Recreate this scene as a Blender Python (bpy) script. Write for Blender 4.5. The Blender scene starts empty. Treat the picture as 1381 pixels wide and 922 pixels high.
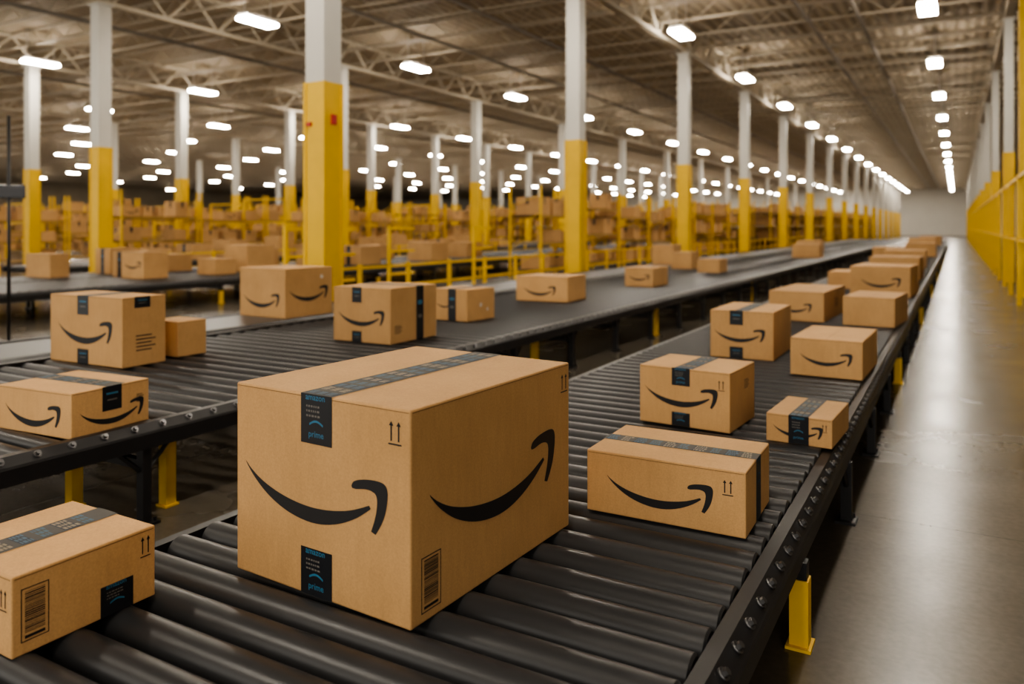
import bpy, bmesh, math, random
from mathutils import Vector, Matrix
random.seed(7)
scene=bpy.context.scene
COL=scene.collection
TH=math.atan(600/1050); S=math.sin(TH); C=math.cos(TH)

# ---------------------------------------------------------------- materials
def new_mat(name):
    m=bpy.data.materials.new(name); m.use_nodes=True
    nt=m.node_tree; b=nt.nodes['Principled BSDF']
    return m,nt,b
def simple(name,col,rough=.5,metal=0.,coat=0.,noise=.0,nscale=8.,bump=0.,bscale=60.):
    m,nt,b=new_mat(name)
    b.inputs['Base Color'].default_value=(*col,1); b.inputs['Roughness'].default_value=rough
    b.inputs['Metallic'].default_value=metal
    if coat: b.inputs['Coat Weight'].default_value=coat; b.inputs['Coat Roughness'].default_value=.25
    tc=nt.nodes.new('ShaderNodeTexCoord')
    n=nt.nodes.new('ShaderNodeTexNoise'); n.inputs['Scale'].default_value=nscale; n.inputs['Detail'].default_value=5
    nt.links.new(tc.outputs['Object'],n.inputs['Vector'])
    mr=nt.nodes.new('ShaderNodeMapRange'); mr.inputs['To Min'].default_value=1-noise; mr.inputs['To Max'].default_value=1+noise
    nt.links.new(n.outputs['Fac'],mr.inputs['Value'])
    mx=nt.nodes.new('ShaderNodeVectorMath'); mx.operation='SCALE'; mx.inputs[0].default_value=col
    nt.links.new(mr.outputs['Result'],mx.inputs['Scale']); nt.links.new(mx.outputs['Vector'],b.inputs['Base Color'])
    if bump:
        n2=nt.nodes.new('ShaderNodeTexNoise'); n2.inputs['Scale'].default_value=bscale; n2.inputs['Detail'].default_value=6
        nt.links.new(tc.outputs['Object'],n2.inputs['Vector'])
        bp=nt.nodes.new('ShaderNodeBump'); bp.inputs['Strength'].default_value=bump; bp.inputs['Distance'].default_value=.002
        nt.links.new(n2.outputs['Fac'],bp.inputs['Height']); nt.links.new(bp.outputs['Normal'],b.inputs['Normal'])
    return m
def cardboard_mat():
    m,nt,b=new_mat('corrugated_cardboard'); b.inputs['Roughness'].default_value=.75
    tc=nt.nodes.new('ShaderNodeTexCoord'); oi=nt.nodes.new('ShaderNodeObjectInfo')
    n=nt.nodes.new('ShaderNodeTexNoise'); n.inputs['Scale'].default_value=3.5; n.inputs['Detail'].default_value=8
    nf=nt.nodes.new('ShaderNodeTexNoise'); nf.inputs['Scale'].default_value=170; nf.inputs['Detail'].default_value=4
    ns=nt.nodes.new('ShaderNodeTexNoise'); ns.inputs['Scale'].default_value=60; ns.inputs['Detail'].default_value=5
    mp=nt.nodes.new('ShaderNodeMapping'); mp.inputs['Scale'].default_value=(1,1,.18)
    nt.links.new(tc.outputs['Object'],mp.inputs['Vector']); nt.links.new(mp.outputs['Vector'],ns.inputs['Vector'])
    for x in (n,nf): nt.links.new(tc.outputs['Object'],x.inputs['Vector'])
    cr=nt.nodes.new('ShaderNodeValToRGB')
    cr.color_ramp.elements[0].position=.25; cr.color_ramp.elements[0].color=(.50,.290,.116,1)
    cr.color_ramp.elements[1].position=.75; cr.color_ramp.elements[1].color=(.61,.362,.155,1)
    nt.links.new(n.outputs['Fac'],cr.inputs['Fac'])
    def rng(src,a,bb):
        mr=nt.nodes.new('ShaderNodeMapRange'); mr.inputs['To Min'].default_value=a; mr.inputs['To Max'].default_value=bb
        mr.inputs['From Min'].default_value=0; nt.links.new(src,mr.inputs['Value']); return mr.outputs['Result']
    def mul(a,bb):
        mu=nt.nodes.new('ShaderNodeMath'); mu.operation='MULTIPLY'; nt.links.new(a,mu.inputs[0]); nt.links.new(bb,mu.inputs[1]); return mu.outputs[0]
    k=mul(mul(rng(oi.outputs['Random'],.86,1.06),rng(nf.outputs['Fac'],.82,1.18)),rng(ns.outputs['Fac'],.9,1.1))
    mx=nt.nodes.new('ShaderNodeVectorMath'); mx.operation='SCALE'
    nt.links.new(cr.outputs['Color'],mx.inputs[0]); nt.links.new(k,mx.inputs['Scale'])
    nt.links.new(mx.outputs['Vector'],b.inputs['Base Color'])
    bp=nt.nodes.new('ShaderNodeBump'); bp.inputs['Strength'].default_value=.25; bp.inputs['Distance'].default_value=.0015
    nt.links.new(k,bp.inputs['Height']); nt.links.new(bp.outputs['Normal'],b.inputs['Normal'])
    return m
M={}
M['card']=cardboard_mat()
M['ink']=simple('black_ink',(.012,.012,.014),.6)
M['edge']=simple('cardboard_seam',(.22,.12,.05),.8)
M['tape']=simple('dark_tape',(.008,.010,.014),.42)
M['tapetop']=simple('tape_top_sheen',(.060,.056,.050),.66,noise=.2,nscale=30)  # same dark tape seen on top, its sheen painted in as lighter grey
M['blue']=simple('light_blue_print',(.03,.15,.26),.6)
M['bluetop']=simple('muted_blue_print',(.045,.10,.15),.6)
M['navy']=simple('navy_print',(.010,.018,.032),.6)
M['greyp']=simple('grey_print',(.14,.13,.12),.6)
M['tanp']=simple('tan_print',(.24,.19,.13),.6)
M['white']=simple('white_label',(.65,.62,.56),.6)
M['roller']=simple('dark_roller',(.036,.037,.040),.35,metal=.15)
M['axle']=simple('steel_axle',(.25,.24,.23),.35,metal=.9)
M['frame']=simple('black_powdercoat',(.014,.014,.016),.42,noise=.2)
M['bolt']=simple('dark_bolt',(.15,.15,.155),.30,metal=.8)
M['belt']=simple('grey_belt',(.05,.052,.056),.38,noise=.15)
M['yellow']=simple('yellow_paint',(.76,.47,.008),.42,noise=.15,nscale=3)
M['colwhite']=simple('white_column_paint',(.58,.56,.51),.5,noise=.08,nscale=2)
M['steelceil']=simple('grey_roof_steel',(.44,.385,.30),.6,noise=.1)
M['red']=simple('red_plastic',(.45,.03,.03),.5)
M['shelf']=simple('shelf_deck',(.16,.10,.05),.6,noise=.2)
M['rackbeam']=simple('worn_rack_beam',(.36,.21,.04),.5,noise=.2)
M['housing']=simple('lamp_housing',(.6,.58,.54),.5)
M['pipe']=simple('sprinkler_pipe',(.26,.23,.20),.5,metal=.3)
M['screen']=simple('dark_screen',(.02,.02,.025),.25)
m,nt,b=new_mat('led_lens'); b.inputs['Base Color'].default_value=(.9,.88,.82,1)
b.inputs['Emission Color'].default_value=(1,.90,.76,1); b.inputs['Emission Strength'].default_value=112
M['led']=m
def concrete():
    m,nt,b=new_mat('polished_concrete')
    tc=nt.nodes.new('ShaderNodeTexCoord')
    n=nt.nodes.new('ShaderNodeTexNoise'); n.inputs['Scale'].default_value=.8; n.inputs['Detail'].default_value=7; n.inputs['Roughness'].default_value=.58
    n2=nt.nodes.new('ShaderNodeTexNoise'); n2.inputs['Scale'].default_value=1.3; n2.inputs['Detail'].default_value=3
    n3=nt.nodes.new('ShaderNodeTexNoise'); n3.inputs['Scale'].default_value=35; n3.inputs['Detail'].default_value=6
    for x in (n,n2,n3): nt.links.new(tc.outputs['Object'],x.inputs['Vector'])
    cr=nt.nodes.new('ShaderNodeValToRGB')
    cr.color_ramp.elements[0].position=.32; cr.color_ramp.elements[0].color=(.080,.067,.051,1)
    cr.color_ramp.elements[1].position=.68; cr.color_ramp.elements[1].color=(.150,.129,.100,1)
    mm=nt.nodes.new('ShaderNodeMix'); mm.data_type='FLOAT'; mm.inputs['Factor'].default_value=.25
    nt.links.new(n.outputs['Fac'],mm.inputs['A']); nt.links.new(n3.outputs['Fac'],mm.inputs['B'])
    nt.links.new(mm.outputs['Result'],cr.inputs['Fac'])
    br=nt.nodes.new('ShaderNodeTexBrick'); br.offset=0; br.inputs['Scale'].default_value=1; br.inputs['Brick Width'].default_value=7.5; br.inputs['Row Height'].default_value=4.1
    br.inputs['Mortar Size'].default_value=.005; br.inputs['Color1'].default_value=(1,1,1,1); br.inputs['Color2'].default_value=(.96,.96,.96,1); br.inputs['Mortar'].default_value=(.72,.72,.72,1)
    mp=nt.nodes.new('ShaderNodeMapping'); mp.inputs['Location'].default_value=(4.0,.0,0)
    nt.links.new(tc.outputs['Object'],mp.inputs['Vector']); nt.links.new(mp.outputs['Vector'],br.inputs['Vector'])
    mx=nt.nodes.new('ShaderNodeMix'); mx.data_type='RGBA'; mx.blend_type='MULTIPLY'; mx.inputs['Factor'].default_value=1
    nt.links.new(cr.outputs['Color'],mx.inputs['A']); nt.links.new(br.outputs['Color'],mx.inputs['B'])
    nt.links.new(mx.outputs['Result'],b.inputs['Base Color'])
    mr=nt.nodes.new('ShaderNodeMapRange'); mr.inputs['To Min'].default_value=.17; mr.inputs['To Max'].default_value=.33
    nt.links.new(n2.outputs['Fac'],mr.inputs['Value']); nt.links.new(mr.outputs['Result'],b.inputs['Roughness'])
    b.inputs['Specular IOR Level'].default_value=.40
    return m
M['floor']=concrete()
def deckmat():
    m,nt,b=new_mat('ribbed_roof_deck'); b.inputs['Roughness'].default_value=.8
    tc=nt.nodes.new('ShaderNodeTexCoord')
    w=nt.nodes.new('ShaderNodeTexWave'); w.bands_direction='X'; w.inputs['Scale'].default_value=1.1; w.inputs['Distortion'].default_value=0
    n=nt.nodes.new('ShaderNodeTexNoise'); n.inputs['Scale'].default_value=.6; n.inputs['Detail'].default_value=6
    for x in (w,n): nt.links.new(tc.outputs['Object'],x.inputs['Vector'])
    cr=nt.nodes.new('ShaderNodeValToRGB')
    cr.color_ramp.elements[0].color=(.24,.198,.143,1); cr.color_ramp.elements[1].color=(.50,.42,.31,1)
    ad=nt.nodes.new('ShaderNodeMath'); ad.operation='MULTIPLY_ADD'; ad.inputs[1].default_value=.6
    hf=nt.nodes.new('ShaderNodeMath'); hf.operation='MULTIPLY'; hf.inputs[1].default_value=.4
    nt.links.new(n.outputs['Fac'],hf.inputs[0]); nt.links.new(w.outputs['Fac'],ad.inputs[0]); nt.links.new(hf.outputs[0],ad.inputs[2])
    nt.links.new(ad.outputs[0],cr.inputs['Fac']); nt.links.new(cr.outputs['Color'],b.inputs['Base Color'])
    bp=nt.nodes.new('ShaderNodeBump'); bp.inputs['Strength'].default_value=.6; bp.inputs['Distance'].default_value=.05
    nt.links.new(w.outputs['Fac'],bp.inputs['Height']); nt.links.new(bp.outputs['Normal'],b.inputs['Normal'])
    return m
M['deck']=deckmat()
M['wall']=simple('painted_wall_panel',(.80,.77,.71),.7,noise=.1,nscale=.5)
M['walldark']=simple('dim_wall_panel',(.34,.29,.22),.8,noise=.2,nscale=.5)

# ---------------------------------------------------------------- helpers
def cube(bm,x0,x1,y0,y1,z0,z1,mi=0):
    v=[bm.verts.new(p) for p in ((x0,y0,z0),(x1,y0,z0),(x1,y1,z0),(x0,y1,z0),(x0,y0,z1),(x1,y0,z1),(x1,y1,z1),(x0,y1,z1))]
    fs=[]
    for a in ((0,3,2,1),(4,5,6,7),(0,1,5,4),(1,2,6,5),(2,3,7,6),(3,0,4,7)):
        f=bm.faces.new([v[i] for i in a]); f.material_index=mi; fs.append(f)
    return fs
def bar(bm,p,q,r,mi=0,n=4):
    p=Vector(p);q=Vector(q);d=(q-p).normalized()
    a=d.orthogonal().normalized(); b=d.cross(a)
    A=[];B=[]
    for i in range(n):
        t=2*math.pi*(i+.5)/n; o=(a*math.cos(t)+b*math.sin(t))*r
        A.append(bm.verts.new(p+o));B.append(bm.verts.new(q+o))
    for i in range(n):
        j=(i+1)%n; f=bm.faces.new((A[i],A[j],B[j],B[i])); f.material_index=mi; f.smooth=n>6
    f=bm.faces.new(A[::-1]); f.material_index=mi; f=bm.faces.new(B); f.material_index=mi
def mesh(bm,name,mats,recalc=False):
    if recalc: bmesh.ops.recalc_face_normals(bm,faces=bm.faces[:])
    me=bpy.data.meshes.new(name); bm.to_mesh(me); bm.free()
    for k in mats: me.materials.append(M[k])
    return me
def add(name,me,parent=None,loc=(0,0,0),rot=0,label=None,cat=None,group=None,kind=None):
    o=bpy.data.objects.new(name,me); COL.objects.link(o)
    o.location=loc; o.rotation_euler=(0,0,rot)
    if parent is not None: o.parent=parent
    if label: o['label']=label
    if cat: o['category']=cat
    if group: o['group']=group
    if kind: o['kind']=kind
    return o
def empty(name,loc,rot=0,**k):
    o=add(name,None,loc=loc,rot=rot,**k); o.empty_display_size=.1; return o
def bev(o,w,seg=2):
    m=o.modifiers.new('bevel','BEVEL'); m.width=w; m.segments=seg; m.limit_method='ANGLE'; m.angle_limit=.6
def profile(bm,pts,y0,y1,mi=0):
    A=[bm.verts.new((x,y0,z)) for x,z in pts]; B=[bm.verts.new((x,y1,z)) for x,z in pts]
    n=len(pts)
    for i in range(n):
        j=(i+1)%n; bm.faces.new((A[i],A[j],B[j],B[i])).material_index=mi
    bm.faces.new(A).material_index=mi; bm.faces.new(B[::-1]).material_index=mi

def text2d(s):
    cu=bpy.data.curves.new('t','FONT'); cu.body=s; cu.size=1; cu.resolution_u=2; cu.offset=.012
    o=bpy.data.objects.new('t',cu); COL.objects.link(o)
    dg=bpy.context.evaluated_depsgraph_get(); me=bpy.data.meshes.new_from_object(o.evaluated_get(dg))
    vs=[(v.co.x,v.co.y) for v in me.vertices]; fs=[tuple(p.vertices) for p in me.polygons]
    bpy.data.objects.remove(o); bpy.data.curves.remove(cu); bpy.data.meshes.remove(me)
    x0=min(v[0] for v in vs);x1=max(v[0] for v in vs)
    w=x1-x0
    return [((v[0]-x0)/w,v[1]/w) for v in vs],fs
TXT={s:text2d(s) for s in ('prime','amazon')}

def spline(P,n=5):
    out=[]
    for i in range(len(P)-1):
        p0=P[max(i-1,0)];p1=P[i];p2=P[i+1];p3=P[min(i+2,len(P)-1)]
        for k in range(n):
            t=k/n
            out.append(tuple(.5*((2*p1[j])+(-p0[j]+p2[j])*t+(2*p0[j]-5*p1[j]+4*p2[j]-p3[j])*t*t+(-p0[j]+3*p1[j]-3*p2[j]+p3[j])*t**3) for j in (0,1)))
    out.append(P[-1]); return out
KV=.74
S_UP=spline([(0,0),(.05,-.055),(.14,-.120),(.26,-.172),(.39,-.203),(.52,-.212),(.65,-.196),(.77,-.160),(.885,-.100)])
S_LO=spline([(.010,-.022),(.07,-.105),(.17,-.200),(.29,-.270),(.42,-.308),(.55,-.312),(.68,-.275),(.80,-.205),(.895,-.120)])
A_OUT=spline([(.770,.000),(.785,.030),(.83,.052),(.89,.064),(.95,.066),(.985,.052),(1.0,.012),(.998,-.05),(.985,-.13),(.962,-.20),(.925,-.275)],3)
A_IN=spline([(.775,-.014),(.80,-.016),(.84,-.006),(.875,-.002),(.905,-.008),(.925,-.022),(.934,-.050),(.934,-.09),(.928,-.14),(.915,-.20),(.897,-.262)],3)
class Face:
    def __init__(s,bm,kind,W,L,H): s.bm=bm;s.k=kind;s.W=W;s.L=L;s.H=H
    def p(s,u,v,off):
        W,L,H=s.W,s.L,s.H
        if s.k=='front': return (-W/2+u,-L/2-off,v)
        if s.k=='side': return (W/2+off,-L/2+u,v)
        return (-W/2+u,-L/2+v,H+off)
    def poly(s,pts,mi,off=.0008):
        vs=[s.bm.verts.new(s.p(u,v,off)) for u,v in pts]
        f=s.bm.faces.new(vs); f.material_index=mi
        f.normal_update()
        want={'front':Vector((0,-1,0)),'side':Vector((1,0,0)),'top':Vector((0,0,1))}[s.k]
        if f.normal.dot(want)<0: f.normal_flip()
    def rect(s,u0,u1,v0,v1,mi,off=.0008): s.poly([(u0,v0),(u1,v0),(u1,v1),(u0,v1)],mi,off)
    def smile(s,u0,v0,w,mi,off=.0008):
        f=lambda q:(u0+q[0]*w,v0+q[1]*w*KV)
        for a,b in ((S_UP,S_LO),(A_OUT,A_IN)):
            for i in range(len(a)-1): s.poly([f(a[i]),f(b[i]),f(b[i+1]),f(a[i+1])],mi,off)
    def arrows(s,u0,v0,w,h,mi,off=.0008):
        t=w*.07
        s.rect(u0,u0+w,v0,v0+t*1.3,mi,off)
        for k in (.22,.78):
            c=u0+w*k
            s.rect(c-t*.8,c+t*.8,v0+h*.16,v0+h*.9,mi,off)
            s.poly([(c-w*.17,v0+h*.80),(c+w*.17,v0+h*.80),(c,v0+h)],mi,off)
    def barcode(s,u0,u1,v0,v1,mi,seed=1,off=.0008):
        r=random.Random(seed); b=(u1-u0)*.035
        s.rect(u0,u1,v0,v0+b,mi,off);s.rect(u0,u1,v1-b,v1,mi,off);s.rect(u0,u0+b,v0+b,v1-b,mi,off);s.rect(u1-b,u1,v0+b,v1-b,mi,off)
        x=v0+(v1-v0)*.16; e=v1-(v1-v0)*.06
        while x<e:
            t=(v1-v0)*r.choice((.009,.014,.022)); s.rect(u0+4*b,u1-4*b,x,min(x+t,e),mi,off); x+=t+(v1-v0)*r.choice((.010,.016,.02))
        s.rect(u0+4*b,u1-4*b,v0+3*b,v0+(v1-v0)*.11,mi,off)
    def text(s,t,u0,v0,w,mi,off=.0016):
        vs,fs=TXT[t]
        P=[s.bm.verts.new(s.p(u0+x*w, v0+y*w, off)) for x,y in vs]
        for f in fs:
            g=s.bm.faces.new([P[i] for i in f]); g.material_index=mi

GB="cardboard shipping boxes on the conveyors"
def strip_print(F,axis,c,w,a0,a1,seed):
    r=random.Random(seed); x=a0+.01; i=0
    def R(q0,q1,y0,y1,mi,off=.0016):
        if axis=='v': F.rect(q0,q1,y0,y1,mi,off)
        else: F.rect(y0,y1,q0,q1,mi,off)
    while x<a1-.05:
        ln=r.uniform(.026,.036)
        if i%2==0: R(c-w*.47,c+w*.47,x-.004,min(x+ln+.004,a1-.002),4,.0013)
        mi=(6,5,6,6,5)[i%5]
        for row in range(3):
            q=c-w*.40+row*w*.285; y=x
            while y<x+ln:
                t=r.choice((.004,.006,.009)); R(q,q+w*.20,y,y+t,mi); y+=t+.003
        x+=.050+r.random()*.010; i+=1
def label_print(f,c,tw,v0,v1,seed):
    r=random.Random(seed); top=v1; hh=v1-v0; k=min(1,hh/(tw*1.35))
    f.text('amazon',c-tw*.34,top-tw*.16*k,tw*.62,2)
    for row in range(3):
        x=c-tw*.32; y=top-tw*(.36+.13*row)*k
        while x<c+tw*(.05+.1*r.random()):
            t=tw*r.choice((.04,.06,.08)); f.rect(x,x+t,y,y+tw*.055*k,3,.0016); x+=t+tw*.025
    y=top-tw*.82*k; n=8
    pts=[(c-tw*.22+i/n*tw*.44,y+tw*.10*k*math.sin(i/n*math.pi)) for i in range(n+1)]
    for i in range(n):
        p,q=pts[i],pts[i+1]
        f.poly([(p[0],p[1]-tw*.03),(q[0],q[1]-tw*.03),(q[0],q[1]+tw*.02),(p[0],p[1]+tw*.02)],2,.0016)
    if hh>tw*.9: f.text('prime',c-tw*.24,top-tw*1.16*k,tw*.48,2)
def parcel(sd,cx,cy,W,L,H,rot,z,spec,label):
    r=math.radians(rot)
    ux=Vector((math.cos(r),math.sin(r))); uy=Vector((-math.sin(r),math.cos(r)))
    ctr=Vector((cx,cy))-ux*W/2+uy*L/2
    e=empty('cardboard_box',(ctr.x,ctr.y,z),r,label=label,cat='box',group=GB)
    bm=bmesh.new()
    cube(bm,-W/2,W/2,-L/2,L/2,0,H)
    bmesh.ops.bevel(bm,geom=bm.edges[:],offset=.004 if H<.35 else .005,segments=2,affect='EDGES',profile=.5)
    F={k:Face(bm,k,W,L,H) for k in ('front','side','top')}
    ax=spec.get('axis','Y')
    if ax=='Y': F['top'].rect(W/2-.0012,W/2+.0012,.004,L-.004,2,.0004)
    F['front'].rect(.006,W-.006,H-.0085,H-.0065,2,.0004); F['side'].rect(.006,L-.006,H-.0085,H-.0065,2,.0004)
    for fk,kind,*a in spec.get('marks',[]):
        f=F[fk]; fw=W if fk=='front' else L
        if kind=='smile':
            if a: f.smile(a[0],a[1],a[2],1)
            else:
                w=min(fw*.78,2.1*H); f.smile((fw-w)*.45,H*.60,w,1)
        elif kind=='arrows': f.arrows(*a,1)
        elif kind=='barcode': f.barcode(*a,1,seed=sd)
        elif kind=='lines':
            u,v,w,h=a
            for i in range(5): f.rect(u,u+w*(1 if i%2 else .8),v+h*i/5,v+h*i/5+h*.07,1)
        elif kind=='dot':
            u,v,rr=a
            f.poly([(u+rr*math.cos(t*math.pi/8),v+rr*math.sin(t*math.pi/8)) for t in range(16)],3)
    add('box_body',mesh(bm,'cardboard_box_body',['card','ink','edge','white']),e)
    tw=spec.get('tw',.115*min(1,W/.5))
    upper=[t for t in spec.get('tape',[]) if t[0][:3]=='top' or t[3]==1]
    groups=[[t] for t in spec.get('tape',[]) if t not in upper]
    tops=[t for t in upper if t[0][:3]=='top']
    if tops:
        ok=[t for t in upper if t[0][:3]=='top' or (t[0]=='front')==(tops[0][0]=='topY')]
        groups.append(ok); groups+=[[t] for t in upper if t not in ok]
    else: groups+=[[t] for t in upper]
    for gset in groups:
        bm=bmesh.new(); F={k:Face(bm,k,W,L,H) for k in ('front','side','top')}
        for t in gset:
            o=.0010
            if t[0]=='topY':
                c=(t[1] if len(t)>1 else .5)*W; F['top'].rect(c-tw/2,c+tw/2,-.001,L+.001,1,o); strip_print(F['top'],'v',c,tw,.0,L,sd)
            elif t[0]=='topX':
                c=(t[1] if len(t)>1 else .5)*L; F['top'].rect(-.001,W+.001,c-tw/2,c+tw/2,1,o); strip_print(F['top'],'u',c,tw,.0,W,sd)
            else:
                fk,u,v0,v1=t
                fw=W if fk=='front' else L
                c=u*fw; f=F[fk]; a=max(.002,v0*H); bq=H+.001 if v1==1 else v1*H
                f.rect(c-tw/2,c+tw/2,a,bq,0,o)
                if sd<8: label_print(f,c,tw,a,bq,sd)
                else:
                    hh=bq-a
                    f.rect(c-tw*.3,c+tw*.3,bq-hh*.35,bq-hh*.27,2,.0016)
                    f.rect(c-tw*.25,c+tw*.25,bq-hh*.6,bq-hh*.54,3,.0016)
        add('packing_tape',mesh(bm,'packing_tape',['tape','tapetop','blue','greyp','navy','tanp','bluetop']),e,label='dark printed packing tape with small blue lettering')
    return e

Z1=.39; Z2=.46
parcel(1,-1.17,1.544,.66,.815,.545,-3,Z1,dict(tw=.118,tape=[('topY',),('front',.5,.755,1),('front',.5,0,.235)],
  marks=[('front','smile',.040,.325,.545),('side','smile',.072,.318,.645),('front','arrows',.587,.452,.044,.060),('side','arrows',.756,.452,.044,.060),('side','barcode',.040,.120,.024,.165)]),
  "large brown cardboard box with black smile arrows and dark tape")
parcel(2,-1.89,.985,.38,.37,.19,0,Z1,dict(tw=.09,tape=[('topY',.45),('side',.70,0,.42)],
  marks=[('front','arrows',.33,.105,.03,.05),('side','arrows',.325,.115,.03,.055),('side','barcode',.02,.085,.03,.155)]),
  "low brown cardboard box with barcode label beside the largest box")
parcel(3,-.585,2.53,.55,.39,.213,1,Z1,dict(tw=.075,axis='X',tape=[('topX',.5),('side',.5,0,1)],
  marks=[('front','smile',.075,.135,.37),('front','arrows',.475,.13,.035,.05)]),
  "long low cardboard box with smile arrow and lengthwise tape")
parcel(4,-.95,3.78,.47,.40,.29,-4,Z1,dict(tw=.095,tape=[('topY',),('front',.47,.70,1),('front',.47,0,.24)],
  marks=[('front','smile',.03,.185,.38),('front','arrows',.41,.20,.034,.05),('side','lines',.22,.18,.08,.05)]),
  "medium cardboard box with smile arrow and dark tape tabs")
parcel(5,-.485,3.74,.29,.42,.13,-3,Z1,dict(tw=.09,tape=[('topY',),('front',.5,0,1)],marks=[('front','smile',.03,.08,.22),('front','arrows',.245,.07,.025,.035)]),
  "small flat cardboard box with tape wrapped over its front")
parcel(8,-1.18,5.97,.47,.70,.36,0,Z1,dict(tw=.10,tape=[('topY',),('front',.42,.70,1),('front',.42,0,.24)],marks=[('front','smile',.03,.21,.38)]),
  "cube-like cardboard box with smile arrow and dark tape tabs")
parcel(9,-.53,5.50,.45,.75,.25,-2,Z1,dict(tape=[],marks=[('front','smile',.06,.15,.33)]),
  "untaped low cardboard box with smile arrow near the conveyor rail")
parcel(10,-1.20,8.63,.56,1.2,.31,-3,Z1,dict(tape=[],marks=[('front','smile',.08,.17,.36),('side','lines',.6,.12,.2,.1)]),"long plain cardboard box with smile arrow")
parcel(11,-.53,8.51,.48,.85,.29,-5,Z1,dict(tape=[],marks=[]),"plain cardboard box without printing on the rollers")
parcel(12,-1.40,13.5,.42,.8,.27,-2,Z1,dict(tape=[],marks=[]),"plain cardboard box without printing on the rollers")
parcel(13,-.56,12.15,.78,1.1,.43,-3,Z1,dict(tape=[],marks=[('front','smile',.14,.25,.52)]),"wide cardboard box with smile arrow near the rail")
parcel(14,-.60,16.2,.85,1.1,.42,-2,Z1,dict(tape=[],marks=[]),"plain cardboard box without printing on the rollers")
parcel(15,-.65,21.0,.9,1.1,.42,0,Z1,dict(tape=[],marks=[]),"plain cardboard box without printing on the rollers")
parcel(16,-1.3,24.5,.8,1.1,.40,0,Z1,dict(tape=[],marks=[]),"plain cardboard box without printing on the rollers")
parcel(17,-.6,29,.9,1.2,.45,0,Z1,dict(tape=[],marks=[]),"plain cardboard box without printing on the rollers")
parcel(18,-.8,37,1.0,1.3,.5,0,Z1,dict(tape=[],marks=[]),"plain cardboard box without printing on the rollers")
parcel(19,-.7,46,1.0,1.3,.5,0,Z1,dict(tape=[],marks=[]),"plain cardboard box without printing on the rollers")
# second conveyor
parcel(20,-4.73,3.15,.77,.33,.46,2,Z2,dict(tw=.12,tape=[('topY',),('front',.47,.72,1),('front',.47,0,.22),('side',.45,.84,1)],marks=[('front','smile',.09,.27,.58),('side','lines',.1,.1,.15,.12)]),
  "tall cardboard box with smile arrow and dark tape tabs")
parcel(21,-4.80,3.62,.30,.24,.25,0,Z2,dict(tape=[],marks=[]),"small plain cardboard box standing behind a taller box")
parcel(22,-3.345,1.99,.50,.40,.20,5,Z2,dict(tw=.10,axis='X',tape=[('topX',.55),('side',.5,.45,1)],marks=[('front','smile',.05,.12,.38),('side','smile',.04,.105,.33),('side','lines',.33,.1,.04,.04)]),
  "low cardboard box with smile arrows on two faces")
parcel(23,-3.85,4.82,.59,.62,.44,0,Z2,dict(tw=.10,axis='X',tape=[('front',.42,.72,1),('front',.42,0,.2),('side',.62,0,1),('topX',.62)],marks=[('front','smile',.05,.24,.48),('side','lines',.05,.08,.1,.07)]),
  "cardboard box with smile arrow and vertical tape on its side")
parcel(24,-4.13,6.35,.42,.45,.31,-5,Z2,dict(tw=.1,tape=[('topY',),('front',.55,0,1)],marks=[('front','smile',.03,.17,.2),('side','dot',.22,.15,.02),('side','dot',.33,.1,.015)]),
  "small cardboard box with a full vertical tape strip")
parcel(25,-4.12,8.58,.70,.6,.31,3,Z2,dict(tape=[],marks=[('front','smile',.1,.17,.44)]),"cardboard box with smile arrow on the rollers")
parcel(26,-4.03,11.4,.46,.70,.29,0,Z2,dict(tape=[],marks=[('front','smile',.06,.17,.34)]),"cardboard box with smile arrow on the rollers")
parcel(27,-5.86,5.66,.68,.66,.50,-2,Z2,dict(tape=[],marks=[('front','smile',.06,.22,.54),('side','smile',.05,.28,.54),('side','dot',.5,.4,.02)]),
  "large cardboard box with smile arrows on two faces, on grey belt")
parcel(28,-5.95,18.3,.55,.6,.48,0,Z2,dict(tape=[],marks=[]),"plain cardboard box without printing on the belt")
parcel(29,-5.0,16.6,.45,.6,.36,0,Z2,dict(tape=[],marks=[]),"plain cardboard box without printing on the rollers")
parcel(30,-4.1,15.5,.45,.6,.27,0,Z2,dict(tape=[],marks=[]),"plain cardboard box without printing on the rollers")
parcel(31,-3.5,24.2,.75,.9,.40,0,Z2,dict(tape=[],marks=[]),"plain cardboard box without printing on the rollers")
parcel(33,-4.3,30,.8,.9,.42,0,Z2,dict(tape=[],marks=[]),"plain cardboard box without printing on the rollers")
for i,(x,y,w,l,h,tp) in enumerate([(-14.1,8.0,.8,.35,.43,0),(-13.1,8.80,.42,.5,.46,1),(-12.4,8.66,.60,.5,.47,0),(-12.45,11.0,.7,.7,.55,0),(-12.3,10.1,.5,.5,.3,0),(-14.0,10.3,.7,.6,.35,0),(-12.4,14.4,.8,.7,.45,1),(-12.7,13.2,.6,.7,.4,0),(-14.0,12.6,.7,.7,.4,0),(-12.2,17.0,.8,.8,.5,0),(-12.7,19.5,.7,.8,.45,0),(-14.2,9.2,.5,.6,.5,1),(-14.0,14.9,.8,.7,.5,0),(-14.2,17.3,.7,.7,.4,0)]
    +[(-18.3-.2*(k%3),12.9+1.5*k,.6+.08*(k%3),.7,.35+.09*(k%4),k%4==1) for k in range(13)]):
    parcel(40+i,x,y,w,l,h,random.uniform(-3,4),Z2,dict(tw=.12,tape=[('topY',),('front',.5,.0,1)] if tp else [],marks=[('front','smile')] if i in(2,) else []),
      "cardboard box with a vertical tape strip" if tp else "plain cardboard box on a far conveyor")

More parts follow.
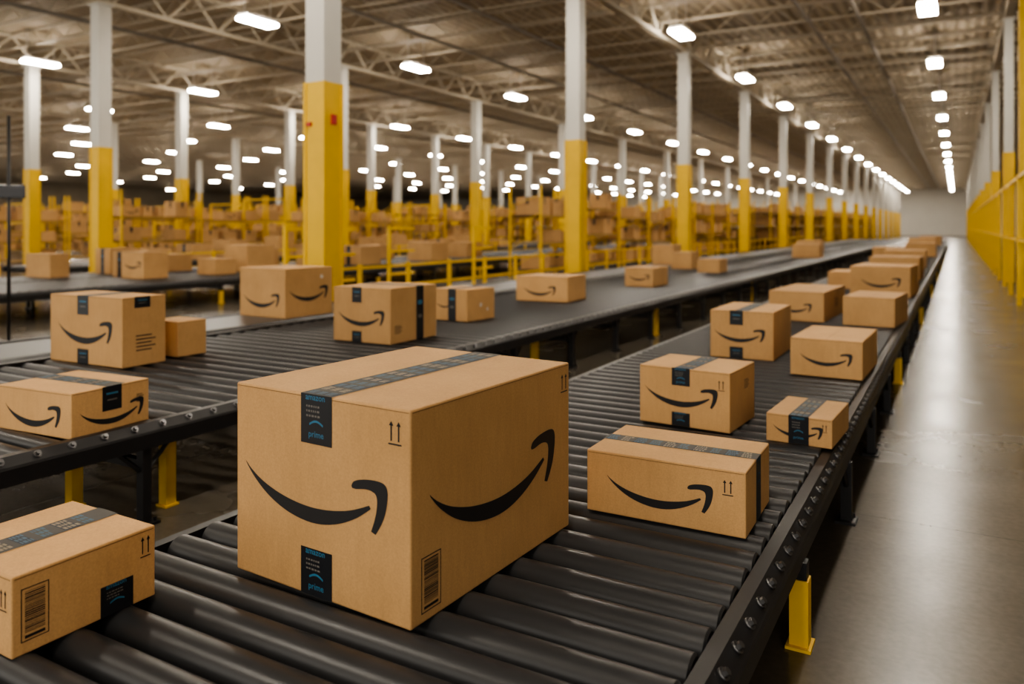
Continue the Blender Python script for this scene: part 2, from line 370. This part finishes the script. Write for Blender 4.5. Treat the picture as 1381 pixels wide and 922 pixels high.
# ---------------------------------------------------------------- conveyors
def cyl_roller(xl,xr,r,n):
    bm=bmesh.new()
    L=xr-xl
    rings=[(0,r*.86),(.006,r),(L-.006,r),(L,r*.86)]
    R=[]
    for x,rr in rings:
        R.append([bm.verts.new((x-L/2,rr*math.cos(2*math.pi*i/n),rr*math.sin(2*math.pi*i/n))) for i in range(n)])
    for k in range(3):
        for i in range(n):
            j=(i+1)%n; f=bm.faces.new((R[k][i],R[k][j],R[k+1][j],R[k+1][i])); f.smooth=(k==1)
    bm.faces.new(R[0]); bm.faces.new(R[-1][::-1])
    bmesh.ops.recalc_face_normals(bm,faces=bm.faces[:])
    bmesh.ops.split_edges(bm,edges=[e for e in bm.edges if len(e.link_faces)==2 and e.link_faces[0].smooth!=e.link_faces[1].smooth])
    bar(bm,(-L/2-.02,0,0),(L/2+.02,0,0),.012,1,6)
    return mesh(bm,'roller',['roller','axle'])
def conveyor(xl,xr,Z,y0,y1,pitch,r,nroll,nseg,legs,label,bolts=0,belt=False,yellow=(),name='roller_conveyor',depth=.13,outleg=.04,gap_shade=True,rw=.095,rise=0.):
    grp="long black conveyors"
    e=empty(name,((xl+xr)/2,y0,0),label=label,cat='conveyor',group=grp)
    ex,ey=(xl+xr)/2,y0
    def part(nm,me,loc=(0,0,0),parent=e,**k): return add(nm,me,parent,loc,**k)
    for sgn,xo in ((1,xr),(-1,xl)):
        bm=bmesh.new()
        a=lambda d,z:(xo-ex-sgn*d,z)
        pts=[a(rw,Z-.012+rise),a(.045,Z-.012+rise),a(.005,Z-.045+rise),a(0,Z-.055+rise),a(0,Z-depth),a(.045,Z-depth),a(.045,Z-depth+.01),a(.012,Z-depth+.01),a(.012,Z-.07),a(rw,Z-.07)]
        profile(bm,pts,0,y1-y0)
        o=part('side_rail',mesh(bm,'side_rail',['frame'],True)); 
    if gap_shade:
        bm=bmesh.new(); cube(bm,xl-ex+.03,xr-ex-.03,0,y1-y0,Z-.145,Z-.137)  # added dark sheet, stands in for the shade in the roller gaps
        part('gap_shade_sheet',mesh(bm,'gap_shade_sheet',['frame']))
    if belt:
        bm=bmesh.new(); cube(bm,xl-ex+rw+.005,xr-ex-rw-.005,.02,y1-y0-.02,Z-.05,Z)
        part('conveyor_belt',mesh(bm,'conveyor_belt',['belt']))
    else:
        me=cyl_roller(xl+rw+.006,xr-rw-.006,r,nseg)
        n=0;y=pitch*.6
        while n<nroll and y<y1-y0-.05:
            part('roller',me,(0,y,Z-r)); n+=1; y+=pitch
        if y<y1-y0-.1:
            bm=bmesh.new()
            while y<y1-y0-.05:
                bar(bm,(xl-ex+rw,y,Z-r),(xr-ex-rw,y,Z-r),r,0,8); y+=pitch
            part('roller',mesh(bm,'far_rollers',['roller'],True),kind='stuff')
    if bolts:
        bm=bmesh.new()
        bar(bm,(0,0,0),(.006,0,.0062),.016,0,14); bar(bm,(.006,0,.0062),(.014,0,.0142),.010,0,6)
        me=mesh(bm,'bolt',['bolt'],True)
        for i in range(bolts):
            part('bolt',me,(xr-ex-.027,pitch*.6+i*pitch,Z-.028+rise))
    def leg(x,y,kind,sg):
        bm=bmesh.new(); zt=Z-depth+.005; w=.024
        if kind=='y':
            cube(bm,-w,w,-w,w,.15,zt); 
            o=part('leg',mesh(bm,'leg',['frame']),(x-ex,y-ey,0))
            bm=bmesh.new(); cube(bm,-w-.006,w+.006,-w-.006,w+.006,.010,.225); cube(bm,-.04,.04,-.048,.048,0,.010)
            part('leg_sleeve',mesh(bm,'leg_sleeve',['yellow']),(0,0,0),parent=o,label='yellow painted leg sleeve with foot plate')
        else:
            cube(bm,-w,w,-w*.9,w*.9,.01,zt); cube(bm,-.045,.045,-.055,.055,0,.012)
            for q in (-.025,.025): bar(bm,(q,.04,.012),(q,.04,.03),.008,0,6)
            bar(bm,(0,.02,zt-.11),(0,.13,zt-.005),.012,0,4); bar(bm,(0,-.02,zt-.11),(0,-.13,zt-.005),.012,0,4)
            part('leg',mesh(bm,'leg',['frame'],True),(x-ex,y-ey,0))
    for y,k in legs:
        leg(xr-outleg,y,k,1)
        leg(xl+.04,y,'b',-1)
        bm=bmesh.new(); cube(bm,xl-ex+.07,xr-ex-.06,-.02,.02,Z-.20,Z-.155)
        part('cross_member',mesh(bm,'cross_member',['frame']),(0,y-ey,0))
    for x,y in yellow:
        bm=bmesh.new(); cube(bm,-.028,.028,-.028,.028,.008,Z-(.14 if gap_shade else .11)); cube(bm,-.038,.038,-.038,.038,0,.010)
        part('support_post',mesh(bm,'support_post',['yellow']),(x-ex,y-ey,0),label='yellow support post')
    return e
conveyor(-2.28,-.44,Z1,.28,62,.130,.054,100,48,[(1.49,'b'),(2.72,'y')]+[(2.73+1.24*k,'b' if k%4 else 'y') for k in range(1,28)],
   "long black roller conveyor carrying boxes along the aisle",bolts=80,outleg=.012,depth=.112,rw=.085)
conveyor(-5.60,-3.25,Z2,-.6,62,.145,.048,100,24,[(1.20,'b'),(2.30,'b')]+[(2.377+1.14*k,'b') for k in range(1,30)],
   "wide black roller conveyor with black legs and yellow posts",bolts=100,depth=.10,gap_shade=False,rise=.022,rw=.085,
   yellow=[(-3.42,2.52),(-3.81,2.28),(-3.36,5.1),(-3.36,6.3),(-3.36,9.6),(-4.4,12.5),(-3.36,15.1)])
conveyor(-6.66,-5.68,Z2,1.5,62,.125,.054,0,8,[(2.5+2.2*k,'b') for k in range(0,16)],
   "narrow conveyor with a smooth grey belt",belt=True,name='belt_conveyor',rise=.022)
conveyor(-13.6,-11.5,Z2,2,43,.14,.055,100,10,[(3+2.2*k,'y' if k%2 else 'b') for k in range(0,14)],"black roller conveyor beyond the columns")
conveyor(-15.3,-13.66,Z2,2,43,.14,.055,60,10,[(3+2.2*k,'b') for k in range(0,14)],"black roller conveyor beyond the columns")
conveyor(-19.6,-17.9,Z2,10,43,.14,.055,60,8,[(11+2.2*k,'y') for k in range(0,14)],"black roller conveyor beyond the columns")

# ---------------------------------------------------------------- structure
X0,X1,Y0,Y1=-105,12,-7,132
HC=7.35
def struct(nm,f,mats):
    bm=bmesh.new(); f(bm); return add(nm,mesh(bm,nm,mats),kind='structure')
struct('floor',lambda bm:cube(bm,X0,X1,Y0,Y1,-.2,0),['floor'])
struct('ceiling',lambda bm:cube(bm,X0,X1,Y0,Y1,HC,HC+.2),['deck'])
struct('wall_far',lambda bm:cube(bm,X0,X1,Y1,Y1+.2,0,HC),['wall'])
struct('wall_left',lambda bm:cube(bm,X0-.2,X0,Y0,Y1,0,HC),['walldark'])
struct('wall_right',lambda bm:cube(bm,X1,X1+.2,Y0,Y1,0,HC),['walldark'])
bm=bmesh.new(); LX=X1-X0-.4
cube(bm,0,LX,-.05,.05,.44,.50); cube(bm,0,LX,-.04,.04,0,.05)
n=int(LX/1.1)
for i in range(n):
    x=i*LX/n; w=LX/n
    bar(bm,(x,0,.03),(x+w/2,0,.46),.018,0,4); bar(bm,(x+w/2,0,.46),(x+w,0,.03),.018,0,4)
jm=mesh(bm,'roof_joist',['steelceil'],True)
y=1.0
while y<Y1-1:
    add('roof_joist',jm,loc=(X0+.2,y,HC-.50),label="grey steel open-web roof joist under the ribbed ceiling",cat='roof beam',group='open-web roof joists'); y+=1.75
bm=bmesh.new(); LY=Y1-4
cube(bm,-.09,.09,0,LY,-.10,.0); cube(bm,-.09,.09,0,LY,-.90,-.80)
n=int(LY/1.5)
for i in range(n):
    a=i*LY/n; w=LY/n
    bar(bm,(0,a,-.83),(0,a+w/2,-.06),.045,0,4); bar(bm,(0,a+w/2,-.06),(0,a+w,-.83),.045,0,4)
gm=mesh(bm,'roof_girder',['steelceil'],True)
for x in (-6.95,-17,-25.5,-36,1.1):
    add('roof_girder',gm,loc=(x,2,HC),label="deep steel truss girder running along the column line",cat='roof beam',group='truss girders')
bm=bmesh.new(); bar(bm,(0,0,0),(0,LY,0),.05,0,8); 
for k in range(0,int(LY/6.3)):
    bar(bm,(0,1+k*6.3,0),(0,1+k*6.3,.53),.012,0,4)
pm=mesh(bm,'sprinkler_pipe',['pipe'],True)
for x in (-3.4,-10.5,-13.2,-20,-29,-2.2):
    add('sprinkler_pipe',pm,loc=(x,2,HC-.545),label="grey sprinkler pipe running under the roof joists",cat='pipe',group='sprinkler pipes')

# columns
ZY=3.19; ZT=HC-.90
def colmeshes(s):
    bm=bmesh.new(); cube(bm,-s,s,-s,s,ZY-.02,ZT); cube(bm,-s-.05,s+.05,-s-.05,s+.05,ZT-.04,ZT); a=mesh(bm,'column_shaft',['colwhite'])
    bm=bmesh.new(); cube(bm,-s-.006,s+.006,-s-.006,s+.006,.02,ZY)
    for sx in (-1,1):
        for sy in (-1,1): cube(bm,sx*s-.02,sx*s+.02,sy*s-.02,sy*s+.02,.02,ZY)
    b=mesh(bm,'column_guard',['yellow'])
    bm=bmesh.new(); cube(bm,-s-.08,s+.08,-s-.08,s+.08,0,.02); c=mesh(bm,'base_plate',['frame'])
    return a,b,c
s=.155
CM=colmeshes(.155); CS=colmeshes(.095)
def column(x,y,alarm=False,cm=CM):
    e=empty('support_column',(x,y,0),label="square steel column, white above and yellow below"+(" with red alarm" if alarm else ""),cat='column',group='building columns')
    add('column_shaft',cm[0],e,label='white painted upper shaft'); add('column_guard',cm[1],e,label='yellow painted lower shaft'); add('base_plate',cm[2],e)
    if alarm:
        bm=bmesh.new(); cube(bm,s+.006,s+.035,-.045,.045,2.66,2.79)
        o=add('alarm_box',mesh(bm,'alarm_box',['red']),e,label='small red alarm box'); bev(o,.008)
        bm=bmesh.new(); cube(bm,-.12,-.04,-s-.03,-s-.006,2.64,2.69)
        add('warning_sticker',mesh(bm,'warning_sticker',['red']),e,label='small red sticker')
for k in range(0,16): column(-6.95,7.36+7.5*k,k==0)
for k in range(0,12): column(-17,10.8+8*k)
for k in range(0,12): column(-25.5,13.9+5.5*k)
for k in range(0,9): column(-36,16+7.5*k)
for k in range(0,8): column(-50.5,16+8*k)
for k in range(0,12): column(1.1,22.5+7.5*k,cm=CS)
bm=bmesh.new(); cube(bm,-.06,.06,-.06,.06,0.02,ZT); cube(bm,-.12,.12,-.12,.12,0,.02)
add('yellow_post',mesh(bm,'yellow_post',['yellow']),loc=(1.12,18.3,0),label="tall slim yellow steel post beside the aisle",cat='post')

# lamps
bm=bmesh.new(); cube(bm,-.17,.17,-.46,.46,.01,.10)
for yy in (-.4,.4): cube(bm,-.01,.01,yy-.01,yy+.01,.10,HC-6.39)
lh=mesh(bm,'lamp_housing',['housing'])
bm=bmesh.new(); cube(bm,-.185,.185,-.49,.49,-.06,.01); ll=mesh(bm,'lamp_lens',['led'])
def lamp(x,y):
    e=empty('ceiling_lamp',(x,y,6.39),label="bright white rectangular panel lamp under the roof",cat='ceiling lamp',group='ceiling lamps')
    add('lamp_housing',lh,e); add('lamp_lens',ll,e,label='glowing white lens')
for x,ya,sp in ((-.586,20.2,6.9),(-6.2,19.7,7.0),(-14.8,13.4,6.4),(-24.3,13.5,5.9),(-31.9,14,6.2),(-39,17,6.5),(-46,15,6.5),(-54,18,6.8),(-63,16,7.5),(-72,19,8),(-82,20,8.5),(-93,24,9)):
    y=ya
    while y-sp>(-4 if x>-30 else 8): y-=sp
    while y<(Y1-3 if x>-50 else 95 if x>-70 else 72): lamp(x,y); y+=sp

# safety railings
def railing(name,L,H,n,post=.035):
    bm=bmesh.new(); cube(bm,-post,post,-post,post,.0,H)
    pm=mesh(bm,name+'_post',['yellow'])
    rails=[]
    for i in range(n):
        z=H-.05-i*(H-.1)/n
        bm=bmesh.new(); cube(bm,-post*.6,post*.6,post,L-post,z-.022,z+.022)
        rails.append(mesh(bm,name+'_bar',['yellow']))
    return pm,rails
rp=railing('railing',1.25,.78,2,.028); rt=railing('tall_railing',2.5,2.3,2,.038)
rg=railing('guard_frame',.8,1.40,3,.026)
def put_rail(me,x,y,label,grp,rot=0):
    e=empty('safety_railing',(x,y,0),rot,label=label,cat='railing',group=grp)
    add('railing_post',me[0],e)
    for r_ in me[1]: add('railing_bar',r_,e)
for k in range(34): put_rail(rp,-8.2,8.25+1.25*k,"low yellow steel safety railing","low yellow railings")
for k in range(24): put_rail(rp,-16.2,12.0+1.25*k,"low yellow steel safety railing","low yellow railings")
for k in range(32): put_rail(rt,.95,11.3+2.5*k,"tall yellow steel barrier between columns along the aisle","tall yellow barriers")
for x,y in ((-8.9,8.6),(-8.9,9.4),(-9.3,11.6),(-9.0,14.1)): put_rail(rg,x,y,"chest-high yellow machine guard frame","yellow guard frames")
for k in range(10): put_rail(rp,-18.2-1.25*k,9.2,"low yellow steel safety railing","low yellow railings",math.radians(90))
bm=bmesh.new(); cube(bm,-.028,.028,-.028,.028,0,2.35); pp=mesh(bm,'portal_post',['yellow'])
bm=bmesh.new(); cube(bm,-1.0,1.0,-.028,.028,2.29,2.35); pb=mesh(bm,'portal_beam',['yellow'])
bm=bmesh.new(); cube(bm,-.97,.97,-.018,.018,1.5,1.55); pb2=mesh(bm,'portal_crossbar',['yellow'])
for x,y in ((-20.9,19.2),(-31,13.5),(-34,18),(-10.7,42.2),(-20.8,28),(-27.3,23),(-32.5,24),(-36.8,27)):
    e=empty('portal_frame',(x,y,0),label="yellow steel portal frame between the conveyors",cat='frame',group='yellow portal frames')
    add('portal_post',pp,e,(-1.0,0,0)); add('portal_post',pp,e,(1.0,0,0)); add('portal_beam',pb,e); add('portal_crossbar',pb2,e)

# racks
RL,RD,RH=2.7,.95,2.5
bm=bmesh.new()
for xx in (-RD/2,RD/2): cube(bm,xx-.026,xx+.026,-.026,.026,0,RH)
for i in range(4): bar(bm,(-RD/2,0,.2+i*.58),(RD/2,0,.75+i*.5),.012,0,4)
uf=mesh(bm,'upright_frame',['yellow'],True)
bm=bmesh.new()
cube(bm,-RD/2-.02,-RD/2+.02,.03,RL-.03,-.07,0); cube(bm,RD/2-.02,RD/2+.02,.03,RL-.03,-.07,0)
cube(bm,-RD/2+.02,RD/2-.02,.03,RL-.03,-.02,0,1)
sh=mesh(bm,'shelf',['rackbeam','shelf'])
def tbox(w,l,h,tape):
    bm=bmesh.new(); cube(bm,-w/2,w/2,-l/2,l/2,0,h)
    bmesh.ops.bevel(bm,geom=bm.edges[:],offset=.008,segments=1,affect='EDGES')
    F=Face(bm,'top',w,l,h); 
    if tape:
        F.rect(w/2-.05,w/2+.05,0,l,1,.002)
        for k in ('front','side'):
            g=Face(bm,k,w,l,h); fw=w if k=='front' else l
            g.rect(fw/2-.04,fw/2+.04,h*.6,h,1,.002)
    elif l>.6:
        g=Face(bm,'side',w,l,h); g.smile(l*.12,h*.62,min(l*.72,h*1.8),2,.002)
    return mesh(bm,'stored_box',['card','tape','ink'])
TB=[(.6,.66,.42),(.55,.5,.35),(.7,.72,.5),(.5,.62,.3),(.6,.45,.5),(.6,.6,.38)]
TBm=[tbox(*d,i%2==0) for i,d in enumerate(TB)]
nb=0
def rack(x,y,fill=5):
    global nb
    e=empty('storage_rack',(x,y,0),label="yellow steel storage rack stacked with cardboard boxes",cat='rack',group='storage racks')
    add('upright_frame',uf,e); add('upright_frame',uf,e,(0,RL,0))
    LV=random.choice(((.22,.95,1.7),(.3,1.15,1.95),(.22,.85,1.6)))
    for z in LV: add('shelf',sh,e,(0,0,z))
    slots=[(z,q) for z in LV for q in (.48,1.35,2.22)]
    random.shuffle(slots)
    for z,q in slots[:fill]:
        if nb>=238: return
        i=random.randrange(6); nb+=1
        add('cardboard_box',TBm[i],None,(x+random.uniform(-.08,.08),y+q,z),0,label="plain brown cardboard box stored on a yellow rack shelf",cat='box',group='boxes stored on the racks')
for x,ya,n,fl in ((-10.2,18.5,8,7),(-22.3,14.5,7,7),(-29,14,8,7),(-39.5,16,7,6),(-48,18,6,5),(3.4,16,5,3)):
    for k in range(n): rack(x,ya+k*2.85+random.uniform(0,.1),fl)
# far mass of stock
bm=bmesh.new(); r=random.Random(3)
AX=(-9.6,-12.5,-15.6,-20.5,-29,-33,-44)
AX2=(-54,-60,-66,-73,-81,-90)
for k in range(3200):
    if k%2: x=r.choice(AX); y=r.uniform(45,113)
    else: x=r.choice(AX2); y=r.uniform(14,100)
    x+=r.uniform(-.25,.25)
    w=r.uniform(.4,.85);h=r.uniform(.3,.65);z=r.choice((0,.7,1.45,2.15))
    cube(bm,x-w/2,x+w/2,y,y+w,z,z+h)
add('stored_stock',mesh(bm,'stored_stock',['card']),label="distant mass of stacked cardboard boxes in racking",cat='boxes',kind='stuff')
bm=bmesh.new()
for x in AX+AX2:
    ya,yb=(44,116) if x in AX else (12,102)
    for sx in (-.75,.75):
        for z in (.7,1.45,2.15): cube(bm,x+sx-.02,x+sx+.02,ya,yb,z-.06,z,2)
        y=ya
        while y<yb: cube(bm,x+sx-.03,x+sx+.03,y-.03,y+.03,0,2.9); y+=2.8
    for z in (.7,1.45,2.15): cube(bm,x-.73,x+.73,ya,yb,z-.02,z,1)
add('stock_racking',mesh(bm,'stock_racking',['yellow','shelf','rackbeam']),label="distant rows of yellow steel racking",cat='racking',kind='stuff')

# monitor on a post
e=empty('monitor_stand',(-9.75,5.05,0),label="dark monitor mounted on a thin black post",cat='monitor')
bm=bmesh.new(); bar(bm,(0,0,0.02),(0,0,2.7),.018,0,8); cube(bm,-.2,.2,-.2,.2,0,.02); add('monitor_post',mesh(bm,'monitor_post',['frame'],True),e)
bm=bmesh.new(); cube(bm,-.18,.18,-.06,-.018,1.72,1.88); o=add('monitor_screen',mesh(bm,'monitor_screen',['screen']),e,rot=math.radians(50)); bev(o,.01)

# ---------------------------------------------------------------- world + camera
w=bpy.data.worlds.new('World'); scene.world=w; w.use_nodes=True
bg=w.node_tree.nodes['Background']; bg.inputs[0].default_value=(1,.93,.82,1); bg.inputs[1].default_value=1.85
scene.view_settings.look='AgX - Medium High Contrast'
cam=bpy.data.cameras.new('Camera'); co=bpy.data.objects.new('Camera',cam); COL.objects.link(co)
co.location=(0,0,1.39); co.rotation_euler=(math.pi/2,0,TH)
cam.sensor_width=36; cam.lens=36*1050/1381; cam.shift_y=-156/1381; cam.clip_end=400; cam.clip_start=.05
cam.dof.use_dof=True; cam.dof.focus_distance=2.4; cam.dof.aperture_fstop=1.9
scene.camera=co
